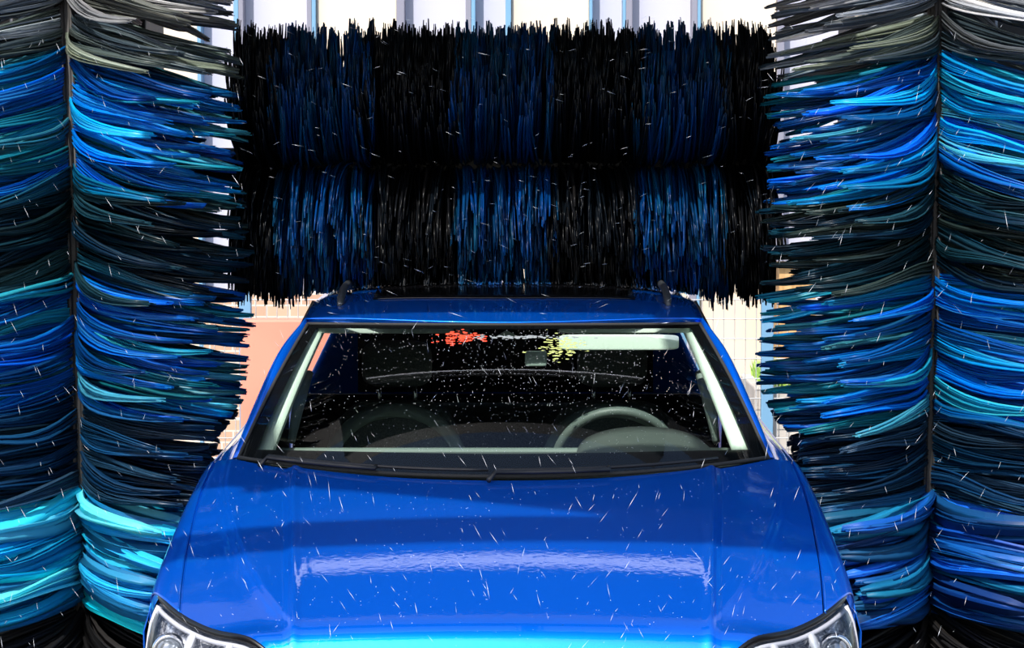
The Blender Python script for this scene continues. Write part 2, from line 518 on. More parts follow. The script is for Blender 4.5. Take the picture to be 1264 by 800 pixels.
# wheels
for s in (-1, 1):
    for wy in WHEELS:
        m = MB().lathe([(.20, -.09), (.30, -.105), (.345, -.09), (.352, -.04), (.352, .04), (.345, .09), (.30, .105), (.20, .09)], (s * .80, wy, .352), 'x', 48)
        w = m.build('wheel', RUBBER, car)
        rm = MB().lathe([(.215, s * .075), (.205, s * .09), (.20, s * .03), (.20, -.08)], (s * .80, wy, .352), 'x', 48)
        for q in range(5):
            a = q * 2 * math.pi / 5
            for dlt in (-.16, .16):
                rm.tube([(s * .87, wy + .03 * math.cos(a), .352 + .03 * math.sin(a)), (s * .875, wy + .20 * math.cos(a + dlt), .352 + .20 * math.sin(a + dlt))], .016, 6)
        rm.lathe([(0.001, s * .08), (.05, s * .08), (.06, s * .06)], (s * .80, wy, .352), 'x', 24)
        rm.build('rim', ALLOY, w)
        ar = MB().tube([(s * (.915), wy + .392 * math.cos(a), .36 + .392 * math.sin(a)) for a in [math.pi * k / 24 for k in range(25)]], .022, 8)
        ar.build('wheel_arch', BLACKP, car)
        wl = MB().lathe([(.385, .10), (.385, -.25), (.0, -.25)] if s > 0 else [(.385, -.10), (.385, .25), (.0, .25)], (s * .80, wy, .38), 'x', 32)
        wl.build('wheel_well', GAP, car)
# underbody
MB().box(-.72, .72, .3, 4.35, .26, .34).build('underbody', GAP, car, smooth=False)

# ---- interior
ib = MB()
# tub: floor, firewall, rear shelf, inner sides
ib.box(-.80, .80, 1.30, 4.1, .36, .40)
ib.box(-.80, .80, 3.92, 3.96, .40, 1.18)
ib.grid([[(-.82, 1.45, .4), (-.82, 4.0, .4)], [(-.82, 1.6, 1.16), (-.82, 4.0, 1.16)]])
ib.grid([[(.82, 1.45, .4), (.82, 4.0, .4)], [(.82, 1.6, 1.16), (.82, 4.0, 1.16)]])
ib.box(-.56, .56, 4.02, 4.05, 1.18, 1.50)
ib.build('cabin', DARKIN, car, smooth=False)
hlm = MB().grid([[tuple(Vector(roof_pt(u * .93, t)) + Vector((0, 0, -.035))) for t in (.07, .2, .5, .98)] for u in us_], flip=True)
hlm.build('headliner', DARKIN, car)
# dashboard
db = MB(); rows = []
for u in us2:
    x = u * .74
    fy = 1.24 + .27 * abs(u) ** 2.2
    rear = 1.74
    rows.append([(x, fy, 1.165), (x * .99, fy * .6 + rear * .4, 1.192), (x * .985, rear - .05, 1.205), (x * .98, rear - .01, 1.203), (x * .98, rear + .01, 1.185), (x * .98, rear + .02, 1.10), (x * .98, rear - .05, .9), (x * .98, rear - .1, .5)])
db.grid(rows)
db.build('dashboard', DASHM, car)
# pale edge strip of the dashboard
es = MB().tube([(u * .70, 1.755, 1.200) for u in us2], .014, 8)
eo = es.build('dashboard_edge', mat('pale_dash_edge', (.13, .165, .145), .6), car)
# instrument hood, right in the photo
rows = []
for i in range(25):
    a = math.pi * i / 24
    rows.append([(.415 - .205 * math.cos(a), 1.50, 1.185 + .035 * math.sin(a) ** .9), (.415 - .205 * math.cos(a), 1.66, 1.19 + .078 * math.sin(a) ** .8),
                 (.415 - .195 * math.cos(a), 1.80, 1.19 + .083 * math.sin(a) ** .8), (.415 - .185 * math.cos(a), 1.80, 1.185 + .06 * math.sin(a))])
MB().grid(rows).build('instrument_hood', mat('instrument_hood_grey', (.07, .085, .078), .6), car)
# steering wheel
st = MB(); c = Vector((.345, 1.98, 1.135)); n_ = Vector((0, .92, .38))
e1 = Vector((1, 0, 0)); e2 = Vector((0, -.38, .92))
st.grid([[c + (e1 * math.cos(a) + e2 * math.sin(a)) * (.188 + .015 * math.cos(b)) + n_ * .015 * math.sin(b) for b in [2 * math.pi * k / 10 for k in range(10)]] for a in [2 * math.pi * k / 48 for k in range(48)]], close_u=True, close_v=True)
for a in (0.05, math.pi - .05, -math.pi / 2):
    st.tube([c + n_ * .02, c + (e1 * math.cos(a) + e2 * math.sin(a)) * .18], .014, 6)
sw = st.build('steering_wheel', mat('wheel_leather', (.10, .125, .115), .5), car)
MB().rbox(c + n_ * .01, (.14, .05, .12), .6).build('wheel_hub', SEATM, sw)
# seats
for sx_ in (-.36, .36):
    def wedge(p): return Vector((p.x * (1 - .22 * sstep((p.z + .05) / .4)), p.y + p.z * .22, p.z))
    sb = MB().rbox((sx_, 2.72, .93), (.52, .15, .66), .42, fn=wedge)
    so = sb.build('seat', SEATM, car)
    pp = []
    for k in range(25):
        a = math.pi * k / 24
        pp.append((sx_ - .205 * math.cos(a) * (1 + .15 * (1 - math.sin(a))), 2.66 + .05 * math.sin(a), .93 + .305 * math.sin(a) ** .55))
    MB().tube(pp, .024, 8).build('seat_bolster', SEATL, so)
    MB().rbox((sx_, 2.78, 1.385), (.235, .11, .155), .5).build('headrest', SEATM, so)
    for q in (-.06, .06): MB().tube([(sx_ + q, 2.78, 1.20), (sx_ + q, 2.78, 1.34)], .008, 8).build('headrest_post', CHROME, so)
    MB().rbox((sx_, 2.48, .62), (.50, .52, .16), .4).build('seat_cushion', SEATM, so)
MB().rbox((0, 3.6, .80), (1.3, .2, .75), .3).build('rear_seat', SEATM, car)
# pillar trims
for s in (-1, 1):
    m = MB()
    top, botm = Vector((s * .583, 2.035, 1.548)), Vector((s * .702, 1.548, 1.205))
    rows = []
    for k in range(15):
        t = k / 14
        p = botm.lerp(top, t) + Vector((0, -.006, .012)) * math.sin(math.pi * t)
        wd = .027 + .004 * t
        if k == 0: wd *= .7
        rows.append([p + Vector((-s * wd, .04, -.01)), p + Vector((-s * wd * .93, .004, 0)), p + Vector((0, .0, .0)), p + Vector((s * wd * .93, -.004, 0)), p + Vector((s * wd, .03, -.01))])
    m.grid(rows, flip=s < 0)
    m.build('pillar_trim', MINT, car)
    g = MB().tube([(s * .655, 2.05, 1.20), (s * .64, 2.12, 1.30), (s * .61, 2.22, 1.40)], [.012, .02, .012], 8)
    g.build('grab_handle', SEATL, car)
# front edge of headliner in two pieces, sun visors
def strip(x0, x1, z, y, h, mt, name, par=car, th=.02):
    m = MB().rbox(((x0 + x1) / 2, y, z), (x1 - x0, th, h), .25)
    return m.build(name, mt, par)
pL0, pL1 = P(392, 403, 2.03), P(560, 412, 2.03)
strip(pL0.x, pL1.x, (pL0.z + pL1.z) / 2, 2.03, .02, LINER, 'header_trim')
pR0, pR1 = P(690, 401, 2.03), P(852, 412, 2.03)
strip(pR0.x, pR1.x, (pR0.z + pR1.z) / 2, 2.03, .022, MINT, 'header_trim')
v0, v1 = P(690, 413, 1.925), P(838, 432, 1.925)
vo = strip(v0.x, v1.x, (v0.z + v1.z) / 2, 1.925, abs(v0.z - v1.z), MINT, 'sun_visor')
v0, v1 = P(648, 433, 2.02), P(675, 452, 2.02)
strip(v0.x, v1.x, (v0.z + v1.z) / 2, 2.02, abs(v0.z - v1.z), SEATL, 'rear_view_mirror', th=.03)
v0, v1 = P(562, 403, 1.99), P(580, 417, 1.99)
so = strip(v0.x, v1.x, (v0.z + v1.z) / 2, 1.99, abs(v0.z - v1.z), SEATL, 'sensor_box', th=.02)
tv = [P(612, 416, 1.985), P(625, 408, 1.985), P(640, 416, 1.985)]
m = MB(); m.v = [tuple(p) for p in tv] + [tuple(p + Vector((0, .015, 0))) for p in tv]; m.f = [(0, 1, 2), (5, 4, 3), (0, 3, 4, 1), (1, 4, 5, 2), (2, 5, 3, 0)]; m.m = [0] * 5
m.build('camera_cover', LINER, car, smooth=False)

# ================================================================== BRUSHES
def strand_mesh(name, pts, wid, thk, cols, roll):
    """pts N,S,3 ; wid N ; cols N,3"""
    N, S, _ = pts.shape
    T = np.gradient(pts, axis=1); T /= np.linalg.norm(T, axis=2, keepdims=True) + 1e-9
    up = np.zeros_like(T); up[..., 2] = 1
    near = np.abs(T[..., 2]) > .9
    up[near] = (1, 0, 0)
    A = np.cross(T, up); A /= np.linalg.norm(A, axis=2, keepdims=True) + 1e-9
    B = np.cross(A, T)
    cr, sr = np.cos(roll)[:, None, None], np.sin(roll)[:, None, None]
    A2 = A * cr + B * sr; B2 = -A * sr + B * cr
    tap = np.interp(np.linspace(0, 1, S), [0, .9, 1], [1, 1, .55])[None, :, None]
    w = wid[:, None, None] * tap; t = thk[:, None, None] * tap
    V = np.stack([pts + A2 * w, pts - A2 * w * .3 + B2 * t, pts - A2 * w * .9 - B2 * t * .6], axis=2)   # N,S,3,3
    V = V.reshape(-1, 3)
    base = (np.arange(N)[:, None, None] * S * 3 + np.arange(S - 1)[None, :, None] * 3)
    k = np.arange(3)[None, None, :]; k2 = (k + 1) % 3
    Fq = np.stack([base + k, base + k2, base + 3 + k2, base + 3 + k], axis=3).reshape(-1, 4)
    tipb = np.arange(N)[:, None] * S * 3 + (S - 1) * 3
    Ft = (tipb + np.array([[0, 1, 2]])).reshape(-1, 3)
    me = bpy.data.meshes.new(name)
    nl = Fq.size + Ft.size
    me.vertices.add(len(V)); me.vertices.foreach_set('co', V.astype(np.float32).ravel())
    me.loops.add(nl); me.loops.foreach_set('vertex_index', np.concatenate([Fq.ravel(), Ft.ravel()]).astype(np.int32))
    st_ = np.concatenate([np.arange(len(Fq)) * 4, Fq.size + np.arange(len(Ft)) * 3])
    me.polygons.add(len(st_)); me.polygons.foreach_set('loop_start', st_.astype(np.int32))
    at = me.attributes.new('strand_colour', 'FLOAT_COLOR', 'POINT')
    cc = np.ones((N, S * 3, 4), np.float32); cc[:, :, :3] = cols[:, None, :]
    at.data.foreach_set('color', cc.ravel())
    me.update(calc_edges=True); me.validate()
    return me

PAL = {
    'blue': [(.002, .18, .62), (.002, .28, .80), (.005, .44, .85), (.02, .42, .52), (.003, .12, .50), (.10, .52, .60), (.0, .24, .80), (.003, .15, .70)],
    'dark': [(.006, .045, .085), (.015, .075, .11), (.03, .09, .10), (.004, .025, .06), (.05, .08, .07), (.01, .10, .17)],
    'navy': [(.006, .05, .14), (.004, .03, .08), (.01, .09, .22), (.02, .07, .13), (.04, .10, .18)],
    'grey': [(.55, .56, .58), (.22, .26, .30), (.38, .40, .35), (.75, .70, .64), (.10, .14, .18), (.34, .38, .44)],
    'greygreen': [(.18, .24, .22), (.08, .12, .15), (.26, .30, .22), (.36, .40, .44), (.05, .09, .12)],
    'cyan': [(.0, .50, .90), (.01, .62, .95), (.02, .40, .85), (.12, .70, .88), (.0, .34, .80)],
    'midblue': [(.004, .14, .50), (.01, .22, .52), (.003, .10, .56), (.01, .28, .50), (.003, .08, .35)],
    'black': [(.010, .010, .012), (.016, .014, .013), (.006, .007, .009)],
    'topblue': [(.002, .070, .25), (.002, .085, .36), (.003, .05, .15), (.005, .10, .22)],
    'topblack': [(.010, .011, .014), (.006, .012, .02), (.014, .013, .013), (.004, .008, .014)],
}
def tier_strands(rs, ax, z0, z1, radius, droop, hook, step, nclump, per, pal, wid, side, S=9, cloth=False):
    """strands of one tier of an upright brush. ax(z)->x ; side=+1: car lies at +x"""
    Z = np.arange(z1 - step * .5, z0, -step)
    out = []; colz = []; widz = []
    for zi, z in enumerate(Z):
        ph = rs.uniform(0, 2 * math.pi)
        for c in range(nclump):
            a = 2 * math.pi * (c + rs.uniform(-.3, .3)) / nclump + ph
            # channel facing the entrance: strands part to either side of it
            cc = math.cos(a); ss = math.sin(a)
            dev = (a + math.pi / 2 + math.pi) % (2 * math.pi) - math.pi      # angle from -y
            if abs(dev) < .05: continue
            zz = z + rs.uniform(-.15, .15) * step
            rad = radius * rs.uniform(.93, 1.02)
            dr = droop * rs.uniform(.86, 1.14)
            colc = np.array(PAL[pal][rs.randint(len(PAL[pal]))])
            sway = rs.uniform(-.5, .5); wave = rs.uniform(.004, .016); wf_ = rs.uniform(3, 7); wp = rs.uniform(0, 6); lockv = rs.uniform(.45, 1.6)
            for k in range(per):
                r = np.linspace(.038, rad * rs.uniform(.96, 1.0), S)
                t = r / radius
                bend = math.copysign(1, dev) * (.55 * (1 - abs(dev) / math.pi)) * t ** 1.4 + rs.uniform(-.06, .06) * (1.2 * t - .8 * t ** 3) + .22 * sway * t * t
                aa = a + bend
                zoff = rs.uniform(-.030, .030) * np.interp(t, [0, .45, .75, 1.], [1, .72, .30, .12]) + wave * np.sin(wf_ * t + wp)
                zl = zz - dr * (1.15 * t - .15 * t ** 3) + hook * np.clip(t - .75, 0, 1) ** 2 * 8 + zoff + rs.uniform(-.004, .004) * t
                x = ax(z) + r * np.cos(aa); y = AXY + r * np.sin(aa)
                out.append(np.stack([x, y, zl], 1))
                v = rs.uniform(.75, 1.2) * lockv
                colz.append(np.clip((colc * .8 + .2 * np.array(PAL[pal][rs.randint(len(PAL[pal]))])) * v, 0, 1)); widz.append(wid * rs.uniform(.7, 1.3))
    pts = np.array(out)
    # lie against the side of the car
    lim = np.interp(pts[..., 2], [0, 1.15, 1.22, 1.6, 1.66, 1.75], [.955, .95, .885, .70, .62, 0.])
    xx = pts[..., 0] * side      # car at +x side when side=+1 (axis negative x): distance measured as -x
    xd = -xx
    push = np.clip(lim - xd, 0, None)
    pts[..., 0] -= side * push
    pts[..., 2] = np.maximum(pts[..., 2], .03)
    N = len(pts)
    th = np.full(N, .0025 if not cloth else .003)
    return pts, np.array(widz), th, np.array(colz), rs.uniform(0, math.pi, N)

AXY = 2.52
def side_brush(name, label, ax, side, tiers, seed):
    t = empty(name, (ax(.2), AXY, .08), label, 'car wash brush', 'upright side brushes')
    rs = np.random.RandomState(seed)
    MB().tube([(ax(z), AXY, z) for z in (.08, 1., 2., 2.72)], .035, 20).build('shaft', STEELD, t)
    MB().lathe([(.001, .08), (.09, .08), (.09, .12), (.05, .13)], (ax(.1), AXY, 0), 'z', 24).build('foot_bearing', STEELD, t)
    MB().lathe([(.05, 0), (.12, 0), (.12, .06), (.06, .07), (.06, .155)], (ax(2.7), AXY, 2.72), 'z', 24).build('motor_coupling', STEELD, t)
    # clamping rails
    for k in range(8):
        a = k * math.pi / 4 + .4
        MB().tube([(ax(z) + .038 * math.cos(a), AXY + .038 * math.sin(a), z) for z in (.14, 1.3, 2.68)], .008, 6).build('clamping_rail', STEELD, t)
    for (z0, z1, rad, droop, hook, step, ncl, per, pal, wid, cl, lab) in tiers:
        d = tier_strands(rs, ax, z0, z1, rad, droop, hook, step, ncl, per, pal, wid, side, cloth=cl)
        me = strand_mesh('bristle_tier', *d)
        o = link('bristle_tier', me, CLOTHM if cl else BRM, t, smooth=False)
        o['label'] = lab
    return t
def zpy(py): return P(632, py, AXY - .1).z
def mk_tiers(L):
    out = []
    for (p0, p1, rad, droop, hook, step, ncl, per, pal, wid, cl, lab) in L:
        out.append((zpy(p1), zpy(p0), rad, droop, hook, step, ncl, per, pal, wid, cl, lab))
    return out
left_t = mk_tiers([
    (-62, -8, .575, .13, .0, .048, 18, 11, 'grey', .0052, False, 'pale grey bristles at the top'),
    (10, 52, .575, .13, .0, .048, 18, 11, 'greygreen', .0052, False, 'grey green bristles'),
    (58, 205, .580, .13, .012, .050, 19, 12, 'blue', .0052, False, 'bright blue bristles'),
    (205, 332, .580, .11, .012, .050, 19, 12, 'dark', .0052, False, 'dark teal bristles'),
    (332, 490, .580, .08, .006, .050, 19, 12, 'blue', .0055, False, 'bright blue bristles'),
    (490, 610, .570, .05, .0, .050, 19, 12, 'navy', .0055, False, 'dark navy bristles'),
    (610, 735, .540, .07, .0, .028, 26, 6, 'cyan', .022, True, 'broad cyan cloth strips at the bottom'),
    (755, 880, .520, .16, .0, .028, 24, 5, 'black', .014, True, 'black cloth skirt at the foot')])
right_t = mk_tiers([
    (-58, -4, .570, .13, .0, .048, 18, 11, 'grey', .0052, False, 'pale grey bristles at the top'),
    (12, 56, .570, .13, .0, .048, 18, 11, 'greygreen', .0052, False, 'grey green bristles'),
    (62, 210, .572, .12, .012, .050, 19, 12, 'blue', .0052, False, 'bright blue bristles'),
    (210, 335, .572, .10, .012, .050, 19, 12, 'dark', .0052, False, 'dark teal bristles'),
    (335, 500, .572, .07, .006, .050, 19, 12, 'blue', .0055, False, 'bright blue bristles'),
    (500, 615, .565, .05, .0, .050, 19, 12, 'navy', .0055, False, 'dark navy bristles'),
    (615, 745, .545, .05, .0, .028, 26, 6, 'midblue', .022, True, 'broad blue cloth strips at the bottom'),
    (755, 880, .520, .14, .0, .028, 24, 5, 'black', .014, True, 'black cloth skirt at the foot')])
side_brush('side_brush', 'upright rotating brush left of the car, blue and teal tiers over a bright cyan foot', lambda z: -1.365 - .02 * (z - .5), 1, left_t, 3)
side_brush('side_brush', 'upright rotating brush right of the car, blue and teal tiers over a darker blue foot', lambda z: 1.37 + .015 * (z - .5), -1, right_t, 11)

# ---- roof brush
TY, TZ, TR = 3.05, 2.045, .50
tb = empty('roof_brush', (0, TY, TZ), 'horizontal rotating brush above the car roof, banded in black and dark blue bristles', 'car wash brush')
MB().tube([(-1.24, TY, TZ), (0, TY, TZ), (1.22, TY, TZ)], .06, 20).build('shaft', STEELD, tb)
for s in (-1, 1):
    MB().lathe([(.001, -.02), (.10, -.02), (.10, .02), (.001, .02)], (s * 1.08 , TY, TZ), 'x', 24).build('end_plate', STEELD, tb)
rs = np.random.RandomState(5)
dT = TY - TR * .6
bands = [(288, 342, 'topblack'), (342, 455, 'topblue'), (455, 566, 'topblack'), (566, 682, 'topblue'), (682, 786, 'topblack'), (786, 893, 'topblue'), (893, 958, 'topblack')]
for b0, b1, pal in bands:
    x0, x1 = P(b0, 205, dT + .1).x, P(b1, 205, dT + .1).x
    out = []; cols = []; wd = []
    X = np.arange(x0 + .012, x1, .0245)
    for x in X:
        ph = rs.uniform(0, 6.28)
        for c in range(38):
            a = 2 * math.pi * (c + rs.uniform(-.3, .3)) / 38 + ph          # angle in the yz plane
            dev = (a + math.pi + math.pi) % (2 * math.pi) - math.pi         # from -y
            cx_ = x + rs.uniform(-.4, .4) * .0245
            rad = TR * rs.uniform(.90, 1.02)
            colc = np.array(PAL[pal][rs.randint(len(PAL[pal]))])
            lean = rs.uniform(-.03, .03)
            for k in range(6):
                r = np.linspace(.06, rad * rs.uniform(.93, 1.0), 9); t = r / TR
                aa = a + rs.uniform(-.16, .16) * min(1, .2 / (abs(dev) + .05)) + math.copysign(1, dev) * (.42 * (1 - abs(dev) / math.pi)) * t ** 1.4 + rs.uniform(-.07, .07) * t
                xx = cx_ + lean * t + rs.uniform(-.02, .02) * (1 - .6 * t) + .004 * np.sin(5 * t + rs.uniform(0, 6))
                out.append(np.stack([xx, TY + r * np.cos(aa), TZ + r * np.sin(aa)], 1))
                cols.append(np.clip((colc * .75 + .25 * np.array(PAL[pal][rs.randint(len(PAL[pal]))])) * rs.uniform(.6, 1.35), 0, 1)); wd.append(.0040 * rs.uniform(.7, 1.4))
    pts = np.array(out)
    # strands that meet the car lie on it
    ax_ = np.abs(pts[..., 0])
    ry = np.interp(pts[..., 1], [1.95, 2.35, 2.7, 3.2, 3.8], [1.585, 1.632, 1.650, 1.652, 1.62])
    zlim = np.where(ax_ < .68, ry - .05 * np.clip(ax_ / .66, 0, 1) ** 3 + .004, 0)
    over = np.clip(zlim - pts[..., 2], 0, None)
    flop = np.maximum.accumulate(over, axis=1)
    # spread forwards/backwards where squashed
    pts[..., 1] += np.where(over > 0, np.sign(pts[..., 1] - TY - .1) * over * 2.6, 0)
    ry = np.interp(pts[..., 1], [1.95, 2.35, 2.7, 3.2, 3.8], [1.585, 1.632, 1.650, 1.652, 1.62])
    zlim = np.where(ax_ < .68, ry - .05 * np.clip(ax_ / .66, 0, 1) ** 3 + .005, 0)
    pts[..., 2] = np.maximum(pts[..., 2], zlim)
    N = len(pts)
    me = strand_mesh('bristle_band', pts, np.array(wd), np.full(N, .0025), np.array(cols), rs.uniform(0, math.pi, N))
    o = link('bristle_band', me, BRM, tb, smooth=False)
    o['label'] = 'band of black bristles' if pal == 'topblack' else 'band of dark blue bristles'

# ================================================================== WASH GANTRY
ga = empty('wash_gantry', (0, 3.4, 0), 'dark steel wash gantry whose legs and beam carry the brushes over the car', 'gantry')
for s in (-1, 1):
    x0, x1 = (-1.80, -1.235) if s < 0 else (1.205, 1.80)
    lg = MB().box(x0, x1, 3.12, 3.62, .16, 2.88).build('leg', STEELD, ga, smooth=False, bevel=.01)
    # conduits and bolts on the leg face
    for k in range(3):
        xx = x0 + (x1 - x0) * (.2 + .3 * k)
        MB().tube([(xx, 3.10, .3), (xx, 3.10, 2.8)], .012, 8).build('conduit', mat('conduit_%d_%d' % (s, k), (.35, .33, .31), .4, .7), lg)
    MB().box(x0 - .05, x1 + .05, 2.9, 3.85, .04, .16).build('skid', STEELD, ga, smooth=False, bevel=.01)
MB().box(-1.85, 1.85, 2.32, 3.70, 2.88, 3.25).build('head_beam', STEELD, ga, smooth=False, bevel=.02)
MB().box(-1.0, 1.0, 2.0, 2.32, 2.75, 2.96).build('shade_apron', STEELD, ga, smooth=False, bevel=.01)  # added flap that shades the upper half of the roof brush
lm = bpy.data.materials.new('added_lamp_glow'); lm.use_nodes = True
lb = lm.node_tree.nodes['Principled BSDF']; lb.inputs['Emission Color'].default_value = (.9, .93, 1, 1); lb.inputs['Emission Strength'].default_value = 2.6; lb.inputs['Base Color'].default_value = (.8, .8, .8, 1)
la = empty('added_strip_lamp', (-.05, 2.60, 2.82), 'added strip lamp, unseen under the gantry beam, to streak the bonnet with light', 'lamp')  # added emitter for the bright reflected streak on the bonnet
qd = Vector((0, -.74, -.67)); qn = Vector((0, -.67, .74)); c0 = Vector((0, 2.60, 2.82))
m = MB()
m.grid([[c0 + Vector((x, 0, 0)) + qn * a + qd * b for a, b in ((-.045, .14), (-.045, -.01), (.045, -.01), (.045, .05))] for x in (-.80, .80)])
m.build('housing', STEELD, la, smooth=False, solid=.003)
m = MB().grid([[c0 + Vector((x, 0, 0)) + qn * a + qd * b for b in (0, .14)] for a in (0,) for x in (-.79, .79)])
m.build('louvre', STEELD, la, smooth=False, solid=.003)  # keeps the added lamp out of the windscreen reflection
m = MB().grid([[c0 + Vector((x, 0, 0)) + qn * a for a in (-.04, -.015, .015, .04)] for x in [-.78 + 1.56 * k / 10 for k in range(11)]])
m.build('diffuser', lm, la)
for x in (-.6, .6): MB().tube([c0 + Vector((x, .0, .04)), c0 + Vector((x, .0, .062))], .012, 8).build('hanger', STEELD, la)
# added unseen arch ahead of the brushes: its slabs and bar shade the car
ar = empty('shade_arch', (0, -.5, 0), 'unseen steel arch added over the front of the car to cast shade', 'arch')
def slab(poly, z0, z1):
    m = MB(); n = len(poly)
    m.v = [(x, y, z0) for x, y in poly] + [(x, y, z1) for x, y in poly]
    m.f = [tuple(range(n))[::-1], tuple(range(n, 2 * n))] + [(i, (i + 1) % n, n + (i + 1) % n, n + i) for i in range(n)]; m.m = [0] * len(m.f)
    return m
slab([(-2.3, -.05), (-1.11, -.435), (.35, -.905), (2.3, -.905), (2.3, -.05), (-2.3, .0)], 3.02, 3.10).build('cowl_shade_slab', STEELD, ar, smooth=False, bevel=.01)  # added slab, front edge slanted to place the shadow line at the cowl
slab([(-1.35, .83), (.55, .83), (.55, 1.37), (-1.35, 1.37)], 3.02, 3.12).build('roof_shade_slab', STEELD, ar, smooth=False, bevel=.01)  # added slab that shades the front of the car roof
for xx in (-1.2, .1): MB().box(xx - .04, xx + .04, -.5, .9, 3.08, 3.12).build('bracket', STEELD, ar, smooth=False)
MB().tube([(-2.3, -.84, 2.95), (-.5, -.765, 2.95), (2.3, -.72, 2.95)], .078, 12).build('shade_bar', STEELD, ar)  # added bar that casts the dark stripe across the bonnet
for s in (-1, 1):
    MB().box(s * 2.3 - .08, s * 2.3 + .08, -.95, .05, .03, 3.02).build('leg', STEELD, ar, smooth=False, bevel=.01)

# ================================================================== SETTING
def struct(o): o['kind'] = 'structure'; return o
GR = noisy(mat('wet_concrete', (.12, .12, .12), .35), 3, (.06, .06, .062), (.20, .19, .18), .2)
struct(MB().box(-9, 9, -12, 16, -.1, 0).build('floor', GR, None, smooth=False))
RAILM = mat('rail_steel', (.25, .25, .26), .35, .9)
for s in (-1, 1):
    tag(MB().box(s * 1.52 - .03, s * 1.52 + .03, -2, 6, 0, .04).build('floor_rail', RAILM, None, smooth=False, bevel=.004),
        'steel floor rail under the %s gantry leg' % ('left' if s < 0 else 'right'), 'rail')

# white panelled building behind
YB = 9.2
def bx(px): return P(px, 200, YB).x
CREAM = noisy(mat('cream_panel', (.86, .80, .70), .6), 2, (.62, .53, .42), (.66, .58, .47))
LILAC = mat('cool_white_panel', (.45, .455, .54), .5)
POSTM = mat('grey_post', (.20, .20, .25), .5)
PBLUE = mat('pale_blue_edge', (.14, .29, .44), .45)
bd = empty('building', (0, YB, 0), 'white building with cream panels and pale blue edged posts behind the brushes', 'building')
MB().box(-6.5, 6.5, YB + .12, YB + 4, 0, 4.7).build('wall', LILAC, bd, smooth=False)
MB().box(-6.6, 6.6, YB + .0, YB + 4.1, 4.7, 4.95).build('roof_edge', POSTM, bd, smooth=False, bevel=.02)
creams = [(158, 245), (391, 490), (631, 727), (864, 958), (1100, 1200), (-80, 20), (1330, 1430)]
for a, b in creams:
    MB().box(bx(a), bx(b), YB + .02, YB + .13, 0, 4.7).build('cream_panel', CREAM, bd, smooth=False, bevel=.008)
posts = [(296, 302, 'g'), (290, 296, 'b'), (380, 386, 'g'), (386, 391, 'b'), (490, 500, 'g'), (575, 582, 'g'), (582, 587, 'b'), (624, 631, 'b'), (727, 731, 'b'),
         (768, 772, 'b'), (772, 780, 'g'), (853, 860, 'g'), (860, 864, 'b'), (958, 967, 'g'), (245, 250, 'b'), (1040, 1050, 'g'), (1094, 1100, 'b'), (1200, 1210, 'g'), (148, 158, 'g'), (20, 30, 'g')]
for a, b, k in posts:
    MB().box(bx(a), bx(b), YB - .03, YB + .13, 0, 4.7).build('facade_post' if k == 'g' else 'blue_edge_trim', POSTM if k == 'g' else PBLUE, bd, smooth=False, bevel=.004)

# tan brick band under the left bays and salmon garden wall
def brick_mat(name, c1, c2, mort):
    m = mat(name, c1, .8); nt = m.node_tree; n = nt.nodes; l = nt.links
    tc = n.new('ShaderNodeTexCoord'); mp = n.new('ShaderNodeMapping'); mp.inputs['Rotation'].default_value = (R(90), 0, 0)
    br = n.new('ShaderNodeTexBrick'); br.inputs['Scale'].default_value = 4
    br.inputs['Color1'].default_value = (*c1, 1); br.inputs['Color2'].default_value = (*c2, 1); br.inputs['Mortar'].default_value = (*mort, 1)
    l.new(tc.outputs['Object'], mp.inputs[0]); l.new(mp.outputs[0], br.inputs['Vector']); l.new(br.outputs[0], n['Principled BSDF'].inputs['Base Color'])
    return m
z0 = P(300, 396, 8.6).z; z1 = P(300, 362, 8.6).z
tag(MB().box(P(252, 380, 8.6).x, P(470, 380, 8.6).x, 8.6, 8.8, 0, z1).build('brick_wall', brick_mat('tan_brick', (.40, .24, .16), (.50, .34, .23), (.55, .50, .42)), None, smooth=False),
    'tan brick wall behind the wire fence left of the car', 'wall')
zs = P(300, 395, 7.1).z
tag(MB().box(P(296, 420, 7.1).x, P(480, 420, 7.1).x, 7.1, 7.25, 0, zs).build('low_wall', noisy(mat('salmon_render', (.85, .36, .27), .7), 1.5, (.62, .19, .13), (.70, .25, .17)), None, smooth=False, bevel=.01),
    'salmon red low wall between left brush and car', 'wall')
# tan shed at the right
shd = empty('shed', (2.0, 8.4, 0), 'tan wooden shed seen through the tips of the right brush', 'shed')
TAN = noisy(mat('tan_boards', (.62, .38, .16), .7), 6, (.40, .22, .08), (.55, .34, .15), 0, stretch=(8, 1, 1))
sx0, sx1 = P(962, 300, 8.4).x, P(1030, 300, 8.4).x
MB().box(sx0, sx1, 8.4, 9.1, 0, P(960, 322, 8.4).z).build('wall', TAN, shd, smooth=False)
MB().box(sx0 - .05, sx1 + .05, 8.34, 9.15, P(960, 322, 8.4).z, P(960, 312, 8.4).z).build('roof', POSTM, shd, smooth=False)
MB().box(sx1 - .1, sx1 - .02, 8.37, 8.4, 0, P(960, 322, 8.4).z).build('corner_board', LILAC, shd, smooth=False)

